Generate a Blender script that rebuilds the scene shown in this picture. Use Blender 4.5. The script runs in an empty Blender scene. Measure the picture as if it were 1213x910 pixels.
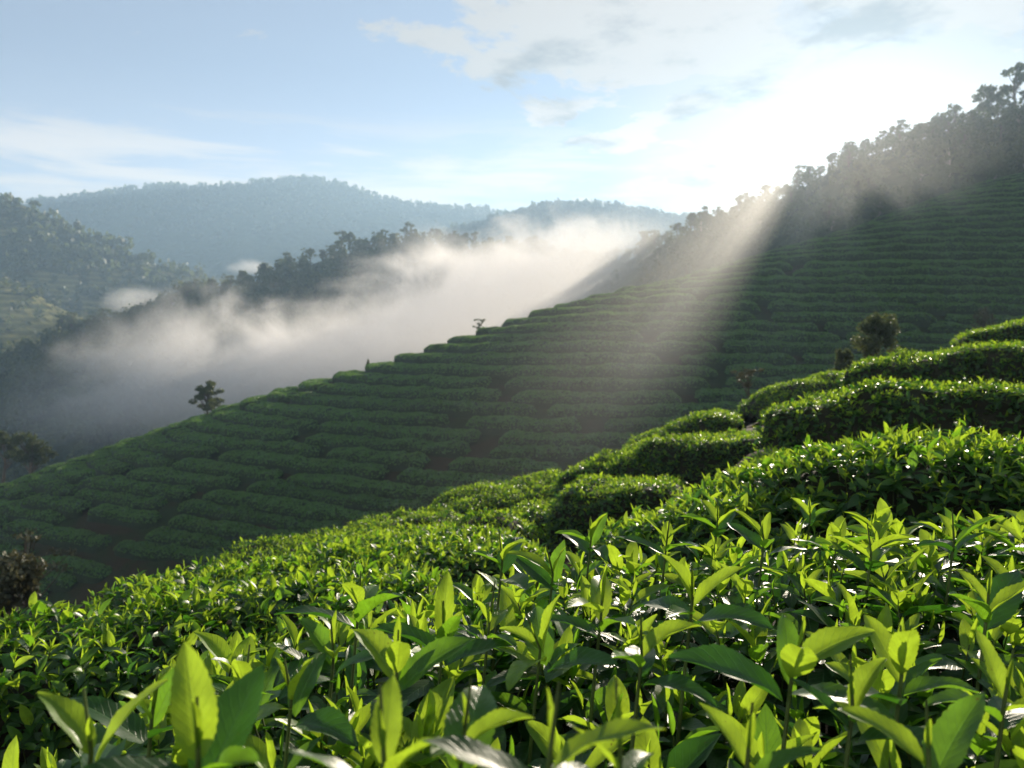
import bpy, math, random
import numpy as np
from mathutils import Vector, Matrix

random.seed(7)
rng = np.random.default_rng(7)
C = bpy.context.scene.collection
scn = bpy.context.scene
PI = math.pi

# ------------------------------------------------------------------ camera
FPX, HORIZ = 951.0, 420.0                 # focal length and horizon row of the photograph (1213 x 910)
PITCH = math.atan((455 - HORIZ) / FPX)
cam_d = bpy.data.cameras.new("camera")
cam = bpy.data.objects.new("camera", cam_d)
C.objects.link(cam)
scn.camera = cam
cam_d.sensor_width = 36.0
cam_d.lens = 36.0 * FPX / 1213.0
cam_d.clip_start = 0.05
cam_d.clip_end = 20000
cam.location = (0, 0, 0)
cam.rotation_euler = (PI / 2 - PITCH, 0, 0)
cam_d.dof.use_dof = True
cam_d.dof.focus_distance = 1.5
cam_d.dof.aperture_fstop = 7.5

def ray(px, py):
    a = (px - 606.5) / FPX
    b = (455 - py) / FPX
    y = math.cos(PITCH) + b * math.sin(PITCH)
    z = -math.sin(PITCH) + b * math.cos(PITCH)
    return np.array([a / y, 1.0, z / y])
def P(px, py, d):
    return ray(px, py) * d
def pix(p):
    x, y, z = p
    f = y * math.cos(PITCH) - z * math.sin(PITCH)
    u = y * math.sin(PITCH) + z * math.cos(PITCH)
    return 606.5 + FPX * x / f, 455 - FPX * u / f

# ------------------------------------------------------------------ sun, sky, exposure
SUN_PX = (990, 134)
S = ray(*SUN_PX); S = S / np.linalg.norm(S)
ELEV = math.asin(S[2]); AZ = math.atan2(S[0], S[1])
sun_d = bpy.data.lights.new("sun", "SUN")
sun_d.energy = 5.0
sun_d.angle = math.radians(0.5)
sun_d.color = (1.0, 0.88, 0.70)
sun = bpy.data.objects.new("sun", sun_d)
C.objects.link(sun)
sun.rotation_euler = Vector(S).to_track_quat('Z', 'Y').to_euler()
sun.location = tuple(S * 100)

scn.view_settings.view_transform = 'Standard'
scn.view_settings.look = 'None'
scn.view_settings.gamma = 1
scn.view_settings.use_curve_mapping = False
scn.view_settings.exposure = 1.30
cy = scn.cycles
cy.use_denoising = True
try: cy.denoiser = 'OPENIMAGEDENOISE'
except Exception: pass
cy.max_bounces = 8; cy.diffuse_bounces = 3; cy.glossy_bounces = 2
cy.transmission_bounces = 4; cy.transparent_max_bounces = 4; cy.volume_bounces = 6
cy.volume_max_steps = 256
cy.sample_clamp_indirect = 4.0
cy.sample_clamp_direct = 0.0
cy.caustics_reflective = False; cy.caustics_refractive = False

class NT:
    """tiny node-tree writer"""
    def __init__(s, tree): s.t = tree; tree.nodes.clear()
    def n(s, kind, **kw):
        nd = s.t.nodes.new(kind)
        ins = kw.pop('ins', {})
        for k, v in kw.items(): setattr(nd, k, v)
        for k, v in ins.items(): s.put(nd, k, v)
        return nd
    def put(s, nd, k, v):
        sock = nd.inputs[k]
        if hasattr(v, 'is_output'): s.t.links.new(v, sock)
        else: sock.default_value = v
    def math(s, op, a, b=0.0, c=None, clamp=False):
        nd = s.n('ShaderNodeMath', operation=op, use_clamp=clamp)
        s.put(nd, 0, a); s.put(nd, 1, b)
        if c is not None: s.put(nd, 2, c)
        return nd.outputs[0]
    def vmath(s, op, a, b=(0, 0, 0), out=0):
        nd = s.n('ShaderNodeVectorMath', operation=op)
        s.put(nd, 0, a); s.put(nd, 1, b)
        return nd.outputs[out]
    def noise(s, vec, scale, detail=4, rough=0.55, lac=2.0, dist=0.0):
        nd = s.n('ShaderNodeTexNoise', ins={'Vector': vec, 'Scale': scale, 'Detail': detail, 'Roughness': rough, 'Lacunarity': lac, 'Distortion': dist})
        return nd.outputs['Fac']
    def smooth(s, v, lo, hi, a=0.0, b=1.0):
        nd = s.n('ShaderNodeMapRange', interpolation_type='SMOOTHSTEP')
        s.put(nd, 'Value', v); s.put(nd, 'From Min', lo); s.put(nd, 'From Max', hi); s.put(nd, 'To Min', a); s.put(nd, 'To Max', b)
        return nd.outputs[0]
    def mix(s, f, a, b, kind='RGBA'):
        nd = s.n('ShaderNodeMix', data_type=kind)
        i = 6 if kind == 'RGBA' else 2
        s.put(nd, 0, f)
        for k, v in ((i, a), (i + 1, b)):
            if isinstance(v, tuple) and len(v) == 3: v = v + (1.0,)
            s.put(nd, k, v)
        return nd.outputs[2 if kind == 'RGBA' else 0]

w = bpy.data.worlds.new("World"); scn.world = w; w.use_nodes = True
nt = NT(w.node_tree)
sky = nt.n('ShaderNodeTexSky', sky_type='NISHITA', sun_disc=False, sun_elevation=ELEV, sun_rotation=AZ, altitude=900,
           air_density=0.8, dust_density=0.03, ozone_density=2.5)
dirv = nt.n('ShaderNodeTexCoord').outputs['Generated']
sep = nt.n('ShaderNodeSeparateXYZ', ins={0: dirv})
zc = nt.math('MAXIMUM', sep.outputs[2], 0.0)
k = nt.math('DIVIDE', 1.0, nt.math('ADD', zc, 0.10))
plane = nt.n('ShaderNodeCombineXYZ', ins={0: nt.math('MULTIPLY', sep.outputs[0], k), 1: nt.math('MULTIPLY', sep.outputs[1], k), 2: 0.0}).outputs[0]
cosun = nt.vmath('DOT_PRODUCT', dirv, tuple(S), out=1)
n1 = nt.noise(nt.vmath('ADD', plane, (3.1, 1.7, 0)), 2.6, 9, 0.62, dist=0.25)
nlow = nt.noise(nt.vmath('ADD', plane, (8.3, 4.2, 0)), 0.55, 2, 0.5)
sunside = nt.smooth(cosun, 0.86, 0.97, -0.20, 0.075)
horizon = nt.smooth(zc, 0.30, 0.05, 0.0, 0.0)
cov = nt.math('ADD', nt.math('ADD', n1, nt.math('ADD', sunside, nt.math('ADD', nt.smooth(zc, 0.25, 0.36, -0.14, 0.08), nt.smooth(cosun, 0.35, -0.35, 0.0, 0.42)))), nt.math('MULTIPLY', nt.math('SUBTRACT', nlow, 0.5), 0.5))  # also adds unseen cloud cover behind the camera for fill light
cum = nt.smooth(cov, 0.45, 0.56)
# thin stratus veil low in the sky
strat_v = nt.vmath('MULTIPLY', dirv, (3.0, 3.0, 24.0))
n2 = nt.noise(nt.vmath('ADD', strat_v, (1.3, 0.2, 5.1)), 1.6, 8, 0.6, dist=0.4)
lowband = nt.smooth(zc, 0.33, 0.21)
stra = nt.math('MULTIPLY', nt.smooth(n2, 0.38, 0.60, 0.38, 1.0), lowband, clamp=True)
cloud = nt.math('MAXIMUM', cum, nt.math('MAXIMUM', nt.math('MULTIPLY', stra, 0.9), nt.smooth(cosun, 0.955, 0.999, 0.30, 0.85)))
# thick parts of a cloud seen from below are greyer
thick = nt.smooth(nt.noise(nt.vmath('ADD', plane, (3.16, 1.62, 0)), 2.9, 7, 0.6), 0.48, 0.68)
glowc = nt.smooth(cosun, 0.75, 1.0)
lum = nt.math('ADD', nt.math('ADD', 4.5, nt.math('MULTIPLY', lowband, 3.4)), nt.math('MULTIPLY', nt.math('POWER', glowc, 6.0), 1.0))
lum = nt.math('ADD', lum, nt.smooth(cosun, 0.35, -0.35, 0.0, 2.6))      # brightens the unseen clouds added behind the camera as fill light
lum = nt.math('MULTIPLY', lum, nt.math('SUBTRACT', 1.0, nt.math('MULTIPLY', thick, nt.math('MULTIPLY', cum, 0.6))))
ctint = nt.mix(nt.smooth(cosun, -0.2, 0.65), (0.93, 0.97, 1.0), (1.0, 0.86, 0.74))      # warm only towards the sun
ccol = nt.n('ShaderNodeVectorMath', operation='SCALE', ins={0: ctint})
nt.put(ccol, 'Scale', lum)
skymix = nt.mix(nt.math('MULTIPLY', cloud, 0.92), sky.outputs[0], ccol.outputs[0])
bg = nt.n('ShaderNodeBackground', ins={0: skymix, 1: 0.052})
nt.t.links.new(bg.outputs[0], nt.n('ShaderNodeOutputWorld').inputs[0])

# ------------------------------------------------------------------ helpers: noise, meshes
def _hash(ix, iy, iz):
    h = (ix.astype(np.int64) * 374761393 + iy.astype(np.int64) * 668265263 + iz.astype(np.int64) * 2147483647 // 7) & 0x7fffffff
    h = ((h ^ (h >> 13)) * 1274126177) & 0x7fffffff
    h = h ^ (h >> 16)
    return (h & 0xffff) / 65535.0
def vnoise(p):
    p = np.asarray(p, float)
    i = np.floor(p); f = p - i; f = f * f * (3 - 2 * f)
    out = 0
    for dx in (0, 1):
        for dy in (0, 1):
            for dz in (0, 1):
                wgt = (f[..., 0] if dx else 1 - f[..., 0]) * (f[..., 1] if dy else 1 - f[..., 1]) * (f[..., 2] if dz else 1 - f[..., 2])
                out = out + wgt * _hash(i[..., 0] + dx, i[..., 1] + dy, i[..., 2] + dz)
    return out * 2 - 1
def fbm(p, octs=4, gain=0.5):
    s, a, q = 0, 1.0, np.asarray(p, float)
    for o in range(octs):
        s = s + a * vnoise(q + o * 17.3); a *= gain; q = q * 2.03
    return s

def norm(v): return v / np.maximum(np.linalg.norm(v, axis=-1, keepdims=True), 1e-9)

class MB:
    """collects quads and builds ONE mesh object"""
    def __init__(s): s.v, s.f, s.uv, s.m, s.n = [], [], [], [], 0
    def add(s, v, f, uv=None, m=0):
        v = np.asarray(v, float).reshape(-1, 3); f = np.asarray(f, np.int64).reshape(-1, 4)
        if len(f) == 0: return
        s.v.append(v); s.f.append(f + s.n); s.n += len(v)
        s.uv.append(np.zeros((len(v), 2)) if uv is None else np.asarray(uv).reshape(-1, 2))
        s.m.append(np.full(len(f), m, np.int32) if np.isscalar(m) else np.asarray(m, np.int32))
    def mesh(s, name, mats, smooth=True):
        v = np.concatenate(s.v); f = np.concatenate(s.f); uv = np.concatenate(s.uv); mi = np.concatenate(s.m)
        me = bpy.data.meshes.new(name)
        me.vertices.add(len(v)); me.vertices.foreach_set('co', v.astype(np.float32).ravel())
        me.loops.add(len(f) * 4); me.loops.foreach_set('vertex_index', f.astype(np.int32).ravel())
        me.polygons.add(len(f))
        me.polygons.foreach_set('loop_start', (np.arange(len(f)) * 4).astype(np.int32))
        me.polygons.foreach_set('loop_total', np.full(len(f), 4, np.int32))
        l = me.uv_layers.new(name='UVMap')
        l.data.foreach_set('uv', uv[f.ravel()].astype(np.float32).ravel())
        for m in mats: me.materials.append(m)
        me.polygons.foreach_set('material_index', mi)
        me.polygons.foreach_set('use_smooth', np.full(len(f), smooth))
        me.update(calc_edges=True); me.validate()
        return me
    def build(s, name, mats, parent=None, smooth=True):
        o = bpy.data.objects.new(name, s.mesh(name, mats, smooth))
        C.objects.link(o)
        if parent is not None: o.parent = parent
        return o
def grid_faces(R, K):
    i = np.arange(R * K).reshape(R, K)
    return np.stack([i[:-1, :-1], i[:-1, 1:], i[1:, 1:], i[1:, :-1]], -1).reshape(-1, 4)
def tag(o, label, cat, group=None, kind=None):
    o['label'] = label; o['category'] = cat
    if group: o['group'] = group
    if kind: o['kind'] = kind
    return o
def struct(o, label, cat):
    return tag(o, label, cat, kind='structure')
def empty(name, loc, rz=0):
    o = bpy.data.objects.new(name, None); C.objects.link(o); o.location = tuple(loc); o.rotation_euler = (0, 0, rz); o.empty_display_size = 0.2
    return o

def leaf_batch(o, d, n, L, W, fold, curl, R=8, K=4):
    """leaf blades: o base, d direction, n upper side"""
    N = len(o)
    d = norm(d); sd = norm(np.cross(d, n)); n = np.cross(sd, d)
    a = np.linspace(0, 1, R + 1); b = np.linspace(-1, 1, K + 1)
    wp = a ** 0.62 * (1 - a) ** 0.85; wp = wp / wp.max(); wp = np.maximum(wp, 0.03)
    if R >= 18: wp = wp * (1 + 0.035 * np.where(np.arange(R + 1) % 2, 1, -1))      # finely toothed edge
    cu = np.where(np.abs(curl) < 0.05, 0.05, curl)[:, None]
    ang = cu * a[None]
    X = L[:, None] * np.sin(ang) / cu
    Z = -L[:, None] * (1 - np.cos(ang)) / cu
    ww = W[:, None] * 0.5 * wp[None]
    ph = rng.uniform(0, 6.28, N)
    cf, sf = np.cos(fold), np.sin(fold)
    B = b[None, None, :]
    yy = ww[:, :, None] * B * cf[:, None, None]
    zz = ww[:, :, None] * np.abs(B) ** 1.25 * sf[:, None, None]
    zz = zz + (L[:, None] * 0.014 * np.sin(a[None] * 13 + ph[:, None]))[:, :, None] * B * np.abs(B)
    # local normal turns with the arch
    dx = X[:, :, None] + zz * np.sin(ang)[:, :, None]
    dz = Z[:, :, None] + zz * np.cos(ang)[:, :, None]
    v = o[:, None, None, :] + d[:, None, None, :] * dx[..., None] + sd[:, None, None, :] * yy[..., None] + n[:, None, None, :] * dz[..., None]
    base = grid_faces(R + 1, K + 1)
    f = (np.arange(N) * (R + 1) * (K + 1))[:, None, None] + base[None]
    uv = np.stack(np.broadcast_arrays((B * 0.5 + 0.5) + np.zeros((N, R + 1, 1)), a[None, :, None] + np.zeros((N, 1, K + 1))), -1)
    return v.reshape(-1, 3), f.reshape(-1, 4), uv.reshape(-1, 2), len(base)

def tube(mb, pts, rad, sides=5, m=0):
    pts = np.asarray(pts, float); rad = np.broadcast_to(np.asarray(rad, float), (len(pts),))
    t = norm(np.gradient(pts, axis=0))
    up = np.where(np.abs(t[:, 2:3]) > 0.95, np.array([[1., 0, 0]]), np.array([[0, 0, 1.]]))
    x = norm(np.cross(t, up)); y = np.cross(t, x)
    an = np.linspace(0, 2 * PI, sides + 1)
    v = pts[:, None] + (x[:, None] * np.cos(an)[None, :, None] + y[:, None] * np.sin(an)[None, :, None]) * rad[:, None, None]
    mb.add(v, grid_faces(len(pts), sides + 1), m=m)

def shoots(mb, base, up, scale, K, R, Q, hgt=0.11, young=0.5, stems=True, amin=20, amax=78, mats=(0, 1, 2, 3)):
    """tea shoots: leaves in a spiral round a short stem; top leaves are young"""
    N = len(base)
    if N == 0: return
    up = norm(up)
    ref = np.where(np.abs(up[:, 2:3]) > 0.9, np.array([[1., 0, 0]]), np.array([[0, 0, 1.]]))
    ex = norm(np.cross(up, ref)); ey = np.cross(up, ex)
    ph0 = rng.uniform(0, 6.28, N)
    tone = rng.uniform(-0.18, 0.18, N)
    for k in range(K):
        f = k / max(K - 1, 1)
        az = ph0 + k * 2.4 + rng.normal(0, 0.25, N)
        bud = (k == K - 1)
        th = np.radians((amax + (amin - amax) * f ** 0.9) + rng.normal(0, 9, N))
        if bud: th = np.radians(np.abs(rng.normal(6, 5, N)))
        rad = ex * np.cos(az)[:, None] + ey * np.sin(az)[:, None]
        d = up * np.cos(th)[:, None] + rad * np.sin(th)[:, None]
        n = up * np.sin(th)[:, None] - rad * np.cos(th)[:, None]
        L = scale * (0.083 - 0.03 * f) * rng.uniform(0.75, 1.2, N)
        W = L * rng.uniform(0.35, 0.47, N)
        curl = rng.uniform(0.25, 1.05, N) * (1.1 - 0.3 * f); fold = rng.uniform(0.12, 0.5, N) + 0.2 * f
        if bud: L = scale * rng.uniform(0.022, 0.042, N); W = L * 0.26; curl = rng.uniform(-.2, .3, N); fold = rng.uniform(.6, 1.0, N)
        o = base + up * (hgt * scale * f ** 1.1)[:, None] + rad * 0.002
        v, fa, uv, per = leaf_batch(o, d, n, L, W, fold, curl, R, Q)
        m = np.where(f + tone > 1 - young, mats[1], np.where(f + tone > 0.72 - young, mats[3], mats[0]))
        mb.add(v, fa, uv, np.repeat(m, per))
    if stems:
        an = np.linspace(0, 2 * PI, 5)
        lo = base - up * (0.07 * scale)[:, None]; hi = base + up * (hgt * scale)[:, None]
        r = 0.0016 * scale
        ring = ex[:, None] * np.cos(an)[None, :, None] + ey[:, None] * np.sin(an)[None, :, None]
        v = np.stack([lo[:, None] + ring * (r * 1.3)[:, None, None], hi[:, None] + ring * (r * 0.6)[:, None, None]], 1)
        f = (np.arange(N) * 10)[:, None, None] + grid_faces(2, 5)[None]
        mb.add(v, f, m=mats[2])

def area_sample(v, f, n):
    v = np.asarray(v).reshape(-1, 3)
    A, B, Cc, D = (v[f[:, i]] for i in range(4))
    nn = np.cross(Cc - A, D - B); ar = np.linalg.norm(nn, axis=1) * 0.5
    idx = rng.choice(len(f), n, p=ar / ar.sum())
    s, t = rng.random(n)[:, None], rng.random(n)[:, None]
    p = (A[idx] * (1 - s) + B[idx] * s) * (1 - t) + (D[idx] * (1 - s) + Cc[idx] * s) * t
    return p, norm(nn[idx]), ar.sum()

def quads(mb, p, size, m=0, flat=None, asp=1.0):
    """small leaf-clump faces turned at random (flat = preferred normal)"""
    N = len(p)
    if N == 0: return
    n = norm(rng.normal(size=(N, 3)) + (0 if flat is None else flat * 1.2))
    x = norm(np.cross(n, rng.normal(size=(N, 3)))); y = np.cross(n, x)
    s = np.broadcast_to(size, (N,)) * rng.uniform(0.6, 1.3, N)
    x = x * s[:, None]; y = y * (s * asp)[:, None]
    q = np.stack([p - x, p - y * .9 + x * .1, p + x, p + y], 1)
    mb.add(q, np.arange(N * 4).reshape(N, 4), np.tile([[0., .5], [.5, 0], [1, .5], [.5, 1]], (N, 1)), m)

# ------------------------------------------------------------------ materials
def mat(name):
    m = bpy.data.materials.new(name); m.use_nodes = True
    return m, NT(m.node_tree)
def out(t, sh, vol=False):
    o = t.n('ShaderNodeOutputMaterial'); t.t.links.new(sh, o.inputs['Volume' if vol else 'Surface'])
def leaf_mat(name, dark, light, trans, rough, tw, veins=True, spec=0.5, vary=False):
    m, t = mat(name)
    geo = t.n('ShaderNodeNewGeometry')
    r = geo.outputs['Random Per Island']
    pos = t.n('ShaderNodeTexCoord').outputs['Object']
    patch = t.noise(pos, 1.7, 3)
    f = t.math('ADD', t.math('MULTIPLY', r, 0.75), t.math('MULTIPLY', t.math('SUBTRACT', patch, 0.4), 0.6), clamp=True)
    col = t.mix(f, dark, light)
    trc = t.mix(f, tuple(c * 0.8 for c in trans), trans)
    nrm = None
    if vary:                                   # bushes differ in age and pruning
        oi = t.n('ShaderNodeObjectInfo').outputs['Random']
        col = t.mix(t.smooth(oi, 0.0, 1.0, 0.0, 0.55), col, tuple(c * 0.62 for c in dark))
        col = t.mix(t.math('MULTIPLY', t.smooth(t.noise(pos, 0.35, 3), 0.52, 0.72), 0.5), col, (0.075, 0.105, 0.030))
    if veins:
        uv = t.n('ShaderNodeUVMap').outputs[0]
        su = t.n('ShaderNodeSeparateXYZ', ins={0: uv})
        ab = t.math('ABSOLUTE', t.math('SUBTRACT', su.outputs[0], 0.5))
        rib = t.smooth(ab, 0.045, 0.01)
        side = t.math('SINE', t.math('MULTIPLY', t.math('SUBTRACT', su.outputs[1], t.math('MULTIPLY', ab, 0.45)), 62.0))
        side = t.smooth(side, 0.75, 1.0)
        v = t.math('MAXIMUM', rib, t.math('MULTIPLY', side, 0.55))
        col = t.mix(t.math('MULTIPLY', v, 0.5), col, tuple(min(1, c * 2.2 + .02) for c in light))
        trc = t.mix(t.math('MULTIPLY', v, 0.55), trc, tuple(c * 0.45 for c in trans))
        mott = t.noise(pos, 130.0, 2)
        spot = t.math('MULTIPLY', t.smooth(t.noise(pos, 210.0, 2), 0.70, 0.76), 0.7)
        col = t.mix(spot, col, (0.10, 0.055, 0.02)); trc = t.mix(spot, trc, (0.16, 0.09, 0.02))
        cloudy = t.smooth(t.noise(pos, 45.0, 3), 0.3, 0.7, 0.78, 1.1)
        trs = t.n('ShaderNodeVectorMath', operation='SCALE', ins={0: trc}); t.put(trs, 'Scale', cloudy); trc = trs.outputs[0]
        bh = t.math('ADD', t.math('MULTIPLY', side, -0.6), t.math('ADD', t.math('MULTIPLY', rib, -1.0), t.math('MULTIPLY', mott, 0.5)))
        nrm = t.n('ShaderNodeBump', ins={'Strength': 0.35, 'Distance': 0.0012, 'Height': bh}).outputs[0]
    p = t.n('ShaderNodeBsdfPrincipled', ins={'Base Color': col, 'Roughness': rough, 'Specular IOR Level': spec})
    tr = t.n('ShaderNodeBsdfTranslucent', ins={'Color': trc})
    if nrm is not None: t.put(p, 'Normal', nrm); t.put(tr, 'Normal', nrm)
    mx = t.n('ShaderNodeMixShader', ins={0: tw})
    t.t.links.new(p.outputs[0], mx.inputs[1]); t.t.links.new(tr.outputs[0], mx.inputs[2])
    out(t, mx.outputs[0])
    return m
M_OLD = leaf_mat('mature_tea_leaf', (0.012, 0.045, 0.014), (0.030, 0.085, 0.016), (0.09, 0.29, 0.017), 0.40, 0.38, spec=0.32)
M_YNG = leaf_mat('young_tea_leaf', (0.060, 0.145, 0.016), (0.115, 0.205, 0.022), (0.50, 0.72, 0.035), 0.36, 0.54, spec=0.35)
M_MID = leaf_mat('half_grown_tea_leaf', (0.026, 0.085, 0.014), (0.050, 0.125, 0.018), (0.26, 0.54, 0.022), 0.34, 0.50, spec=0.4)
M_OLDF = leaf_mat('tea_leaf_old_growth', (0.014, 0.046, 0.012), (0.032, 0.085, 0.018), (0.08, 0.25, 0.02), 0.38, 0.36, veins=False, spec=0.32)
M_YNGF = leaf_mat('tea_leaf_new_growth', (0.060, 0.140, 0.016), (0.115, 0.20, 0.025), (0.46, 0.66, 0.035), 0.48, 0.52, veins=False, spec=0.3)
M_MIDF = leaf_mat('tea_leaf_half_grown', (0.028, 0.085, 0.013), (0.052, 0.125, 0.018), (0.24, 0.48, 0.024), 0.46, 0.46, veins=False, spec=0.3)
M_HED = leaf_mat('clipped_tea_foliage', (0.038, 0.116, 0.026), (0.086, 0.190, 0.042), (0.17, 0.33, 0.03), 0.55, 0.35, veins=False, vary=True)
M_TREE = leaf_mat('tree_foliage', (0.018, 0.036, 0.012), (0.046, 0.070, 0.022), (0.16, 0.19, 0.05), 0.6, 0.35, veins=False)
M_RUST = leaf_mat('brown_tinged_foliage', (0.036, 0.048, 0.022), (0.085, 0.088, 0.044), (0.13, 0.12, 0.05), 0.6, 0.25, veins=False)

def plain(name, a, b, scale, rough=0.9, bump=0.0, detail=6):
    m, t = mat(name)
    pos = t.n('ShaderNodeTexCoord').outputs['Object']
    f = t.smooth(t.noise(pos, scale, detail, 0.65), 0.3, 0.7)
    p = t.n('ShaderNodeBsdfPrincipled', ins={'Base Color': t.mix(f, a, b), 'Roughness': rough, 'Specular IOR Level': 0.2})
    if bump:
        t.put(p, 'Normal', t.n('ShaderNodeBump', ins={'Strength': 0.6, 'Distance': bump, 'Height': t.noise(pos, scale * 4, 5, 0.7)}).outputs[0])
    out(t, p.outputs[0])
    return m
M_STEM = plain('green_tea_stem', (0.05, 0.07, 0.02), (0.09, 0.13, 0.03), 20, 0.6)
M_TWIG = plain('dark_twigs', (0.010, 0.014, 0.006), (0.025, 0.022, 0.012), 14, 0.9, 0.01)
M_BARK = plain('bark', (0.06, 0.045, 0.032), (0.13, 0.105, 0.08), 3, 0.9, 0.02)
M_PALE = plain('pale_bark', (0.22, 0.19, 0.15), (0.38, 0.34, 0.28), 2, 0.85, 0.02)
M_SOIL = plain('red_brown_soil', (0.034, 0.019, 0.011), (0.080, 0.043, 0.025), 1.3, 0.95, 0.05)
M_HCORE = plain('hedge_body', (0.008, 0.016, 0.006), (0.018, 0.032, 0.010), 3.0, 0.8, 0.08)  # dark tone stands for bare stems and for shade on hedge fronts

def hill_mat(name, soil, grass, scale):
    m, t = mat(name)
    pos = t.n('ShaderNodeTexCoord').outputs['Object']
    f = t.smooth(t.noise(pos, scale, 7, 0.65), 0.42, 0.58)
    c = t.mix(f, soil, grass)
    g = t.smooth(t.noise(pos, scale * 14, 4, 0.7), 0.35, 0.7)
    c = t.mix(t.math('MULTIPLY', g, 0.5), c, tuple(x * 0.45 for x in grass))
    p = t.n('ShaderNodeBsdfPrincipled', ins={'Base Color': c, 'Roughness': 0.95, 'Specular IOR Level': 0.1,
        'Normal': t.n('ShaderNodeBump', ins={'Strength': 0.8, 'Distance': 0.12, 'Height': t.noise(pos, 2.5, 6, 0.7)}).outputs[0]})
    out(t, p.outputs[0])
    return m
M_HILL = hill_mat('hill_soil_and_grass', (0.032, 0.022, 0.012), (0.018, 0.030, 0.010), 0.22)

def wood_mat(name, dark, mid, field, fscale, famt, bumpd, cscale, off=(0, 0, 0)):
    """forest seen from afar: crown-sized mottling, cleared fields where famt > 0"""
    m, t = mat(name)
    pos = t.vmath('ADD', t.n('ShaderNodeTexCoord').outputs['Object'], off)
    crown = t.n('ShaderNodeTexVoronoi', ins={'Vector': pos, 'Scale': cscale, 'Randomness': 1.0}).outputs['Distance']
    f = t.smooth(t.noise(pos, cscale * 0.35, 5, 0.65), 0.3, 0.7)
    c = t.mix(f, dark, mid)
    if famt > 0:
        fm = t.smooth(t.noise(t.vmath('MULTIPLY', pos, (1, 1, 1.6)), fscale, 5, 0.6, dist=0.8), 0.62 - famt, 0.68 - famt)
        lines = t.smooth(t.math('SINE', t.math('MULTIPLY', t.n('ShaderNodeSeparateXYZ', ins={0: pos}).outputs[2], 1.6)), -0.4, 0.8)
        c = t.mix(fm, c, t.mix(lines, tuple(x * 0.7 for x in field), field))
    h = t.math('ADD', t.math('MULTIPLY', crown, -1.0), t.math('MULTIPLY', t.noise(pos, cscale * 2.5, 4, 0.7), 0.5))
    p = t.n('ShaderNodeBsdfPrincipled', ins={'Base Color': c, 'Roughness': 0.95, 'Specular IOR Level': 0.05,
        'Normal': t.n('ShaderNodeBump', ins={'Strength': 1.0, 'Distance': bumpd, 'Height': h}).outputs[0]})
    out(t, p.outputs[0])
    return m

# ------------------------------------------------------------------ near ground
# near tea hedges: top-centre line as (photo column, row, distance), width, height, label, leaf density class
NEAR = [
 ('A', None, None, 0.85, 'nearest tea hedge with big backlit leaves filling the bottom of the picture'),
 ('B1', [(-170, 742, 2.95), (60, 741, 3.0), (250, 729, 3.15), (420, 694, 3.6), (540, 665, 4.3)], 0.80, 0.75, 'left tea hedge behind the dark gap, second from the camera, glossy leaves'),
 ('B2', [(90, 718, 4.3), (250, 690, 5.0), (400, 660, 5.7), (520, 640, 6.5), (640, 618, 7.3)], 1.35, 0.75, 'long sunlit tea hedge behind the left glossy hedge, its top speckled with glints'),
 ('B3', [(330, 654, 7.3), (450, 641, 8.0), (560, 624, 8.8), (650, 606, 9.4)], 1.3, 0.7, 'low tea hedge just in front of the two dark notches on the sunlit shoulder'),
 ('I0', [(232, 668, 9.6), (320, 645, 10.2), (420, 631, 10.8), (500, 620, 11.2)], 1.3, 0.7, 'smooth sunlit hedge tapering to the left end of the near shoulder'),
 ('I1', [(392, 624, 12.6), (480, 608, 13.0), (560, 597, 13.3)], 1.5, 0.7, 'pale sunlit hedge on the near skyline behind the left dark notch'),
 ('I2', [(505, 594, 15.0), (600, 578, 15.4), (700, 557, 15.6)], 2.2, 0.7, 'broad sunlit hedge on the near skyline left of the notched bush'),
 ('I3', [(560, 610, 10.6), (620, 601, 10.6), (690, 594, 10.4)], 1.4, 0.65, 'rounded hedge between two dark notches below the notched skyline bush'),
 ('H', [(650, 578, 10.0), (735, 572, 9.6), (825, 562, 9.2)], 1.5, 0.5, 'notched dark fronted bush with bare soil at its left end'),
 ('H2', [(655, 553, 13.0), (760, 540, 12.4), (835, 533, 11.8)], 1.6, 0.5, 'domed sunlit hedge on the skyline directly behind the dark fronted notched bush'),
 ('G', [(765, 521, 12.6), (850, 513, 11.6), (960, 508, 10.6)], 1.6, 0.5, 'rounded hedge just below the brown earth bank'),
 ('J2', [(730, 530, 16.0), (800, 504, 16.0), (885, 478, 15.4)], 1.7, 0.52, 'sloping sunlit hedge on the skyline below the bare pinkish shrub'),
 ('M', [(845, 552, 7.0), (930, 540, 6.8), (1020, 533, 6.5)], 1.2, 0.45, 'low hedge at the foot of the brown earth bank, half hidden'),
 ('C', [(795, 590, 5.1), (868, 556, 4.8), (1000, 524, 4.4), (1120, 514, 4.1), (1290, 500, 3.9)], 1.25, 0.7, 'right hand tea hedge behind the nearest one, dark shaded front and leafy top'),
 ('C2', [(690, 622, 5.0), (790, 597, 4.5), (890, 574, 4.0), (985, 558, 3.6)], 1.0, 0.7, 'leafy sunlit hedge between the nearest hedge and the rounded hedge below the bank'),
 ('D', [(903, 465, 8.6), (1000, 463, 8.0), (1110, 461, 7.4), (1290, 452, 6.8)], 1.5, 0.45, 'straight hedge standing above the brown earth bank on the right'),
 ('E', [(1000, 432, 12.8), (1110, 414, 11.9), (1200, 409, 11.1), (1320, 400, 10.5)], 1.8, 0.45, 'hedge on the right stepping up behind the earth bank hedge'),
 ('F', [(1120, 396, 16.2), (1213, 378, 15.6), (1340, 360, 15.0)], 1.9, 0.45, 'topmost near hedge at the right edge of the picture'),
 ('L', [(885, 474, 17.6), (980, 447, 18.2), (1090, 421, 18.4)], 1.7, 0.65, 'half hidden hedge behind the upper right hedges, at the foot of the dark shrub'),
]
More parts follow.
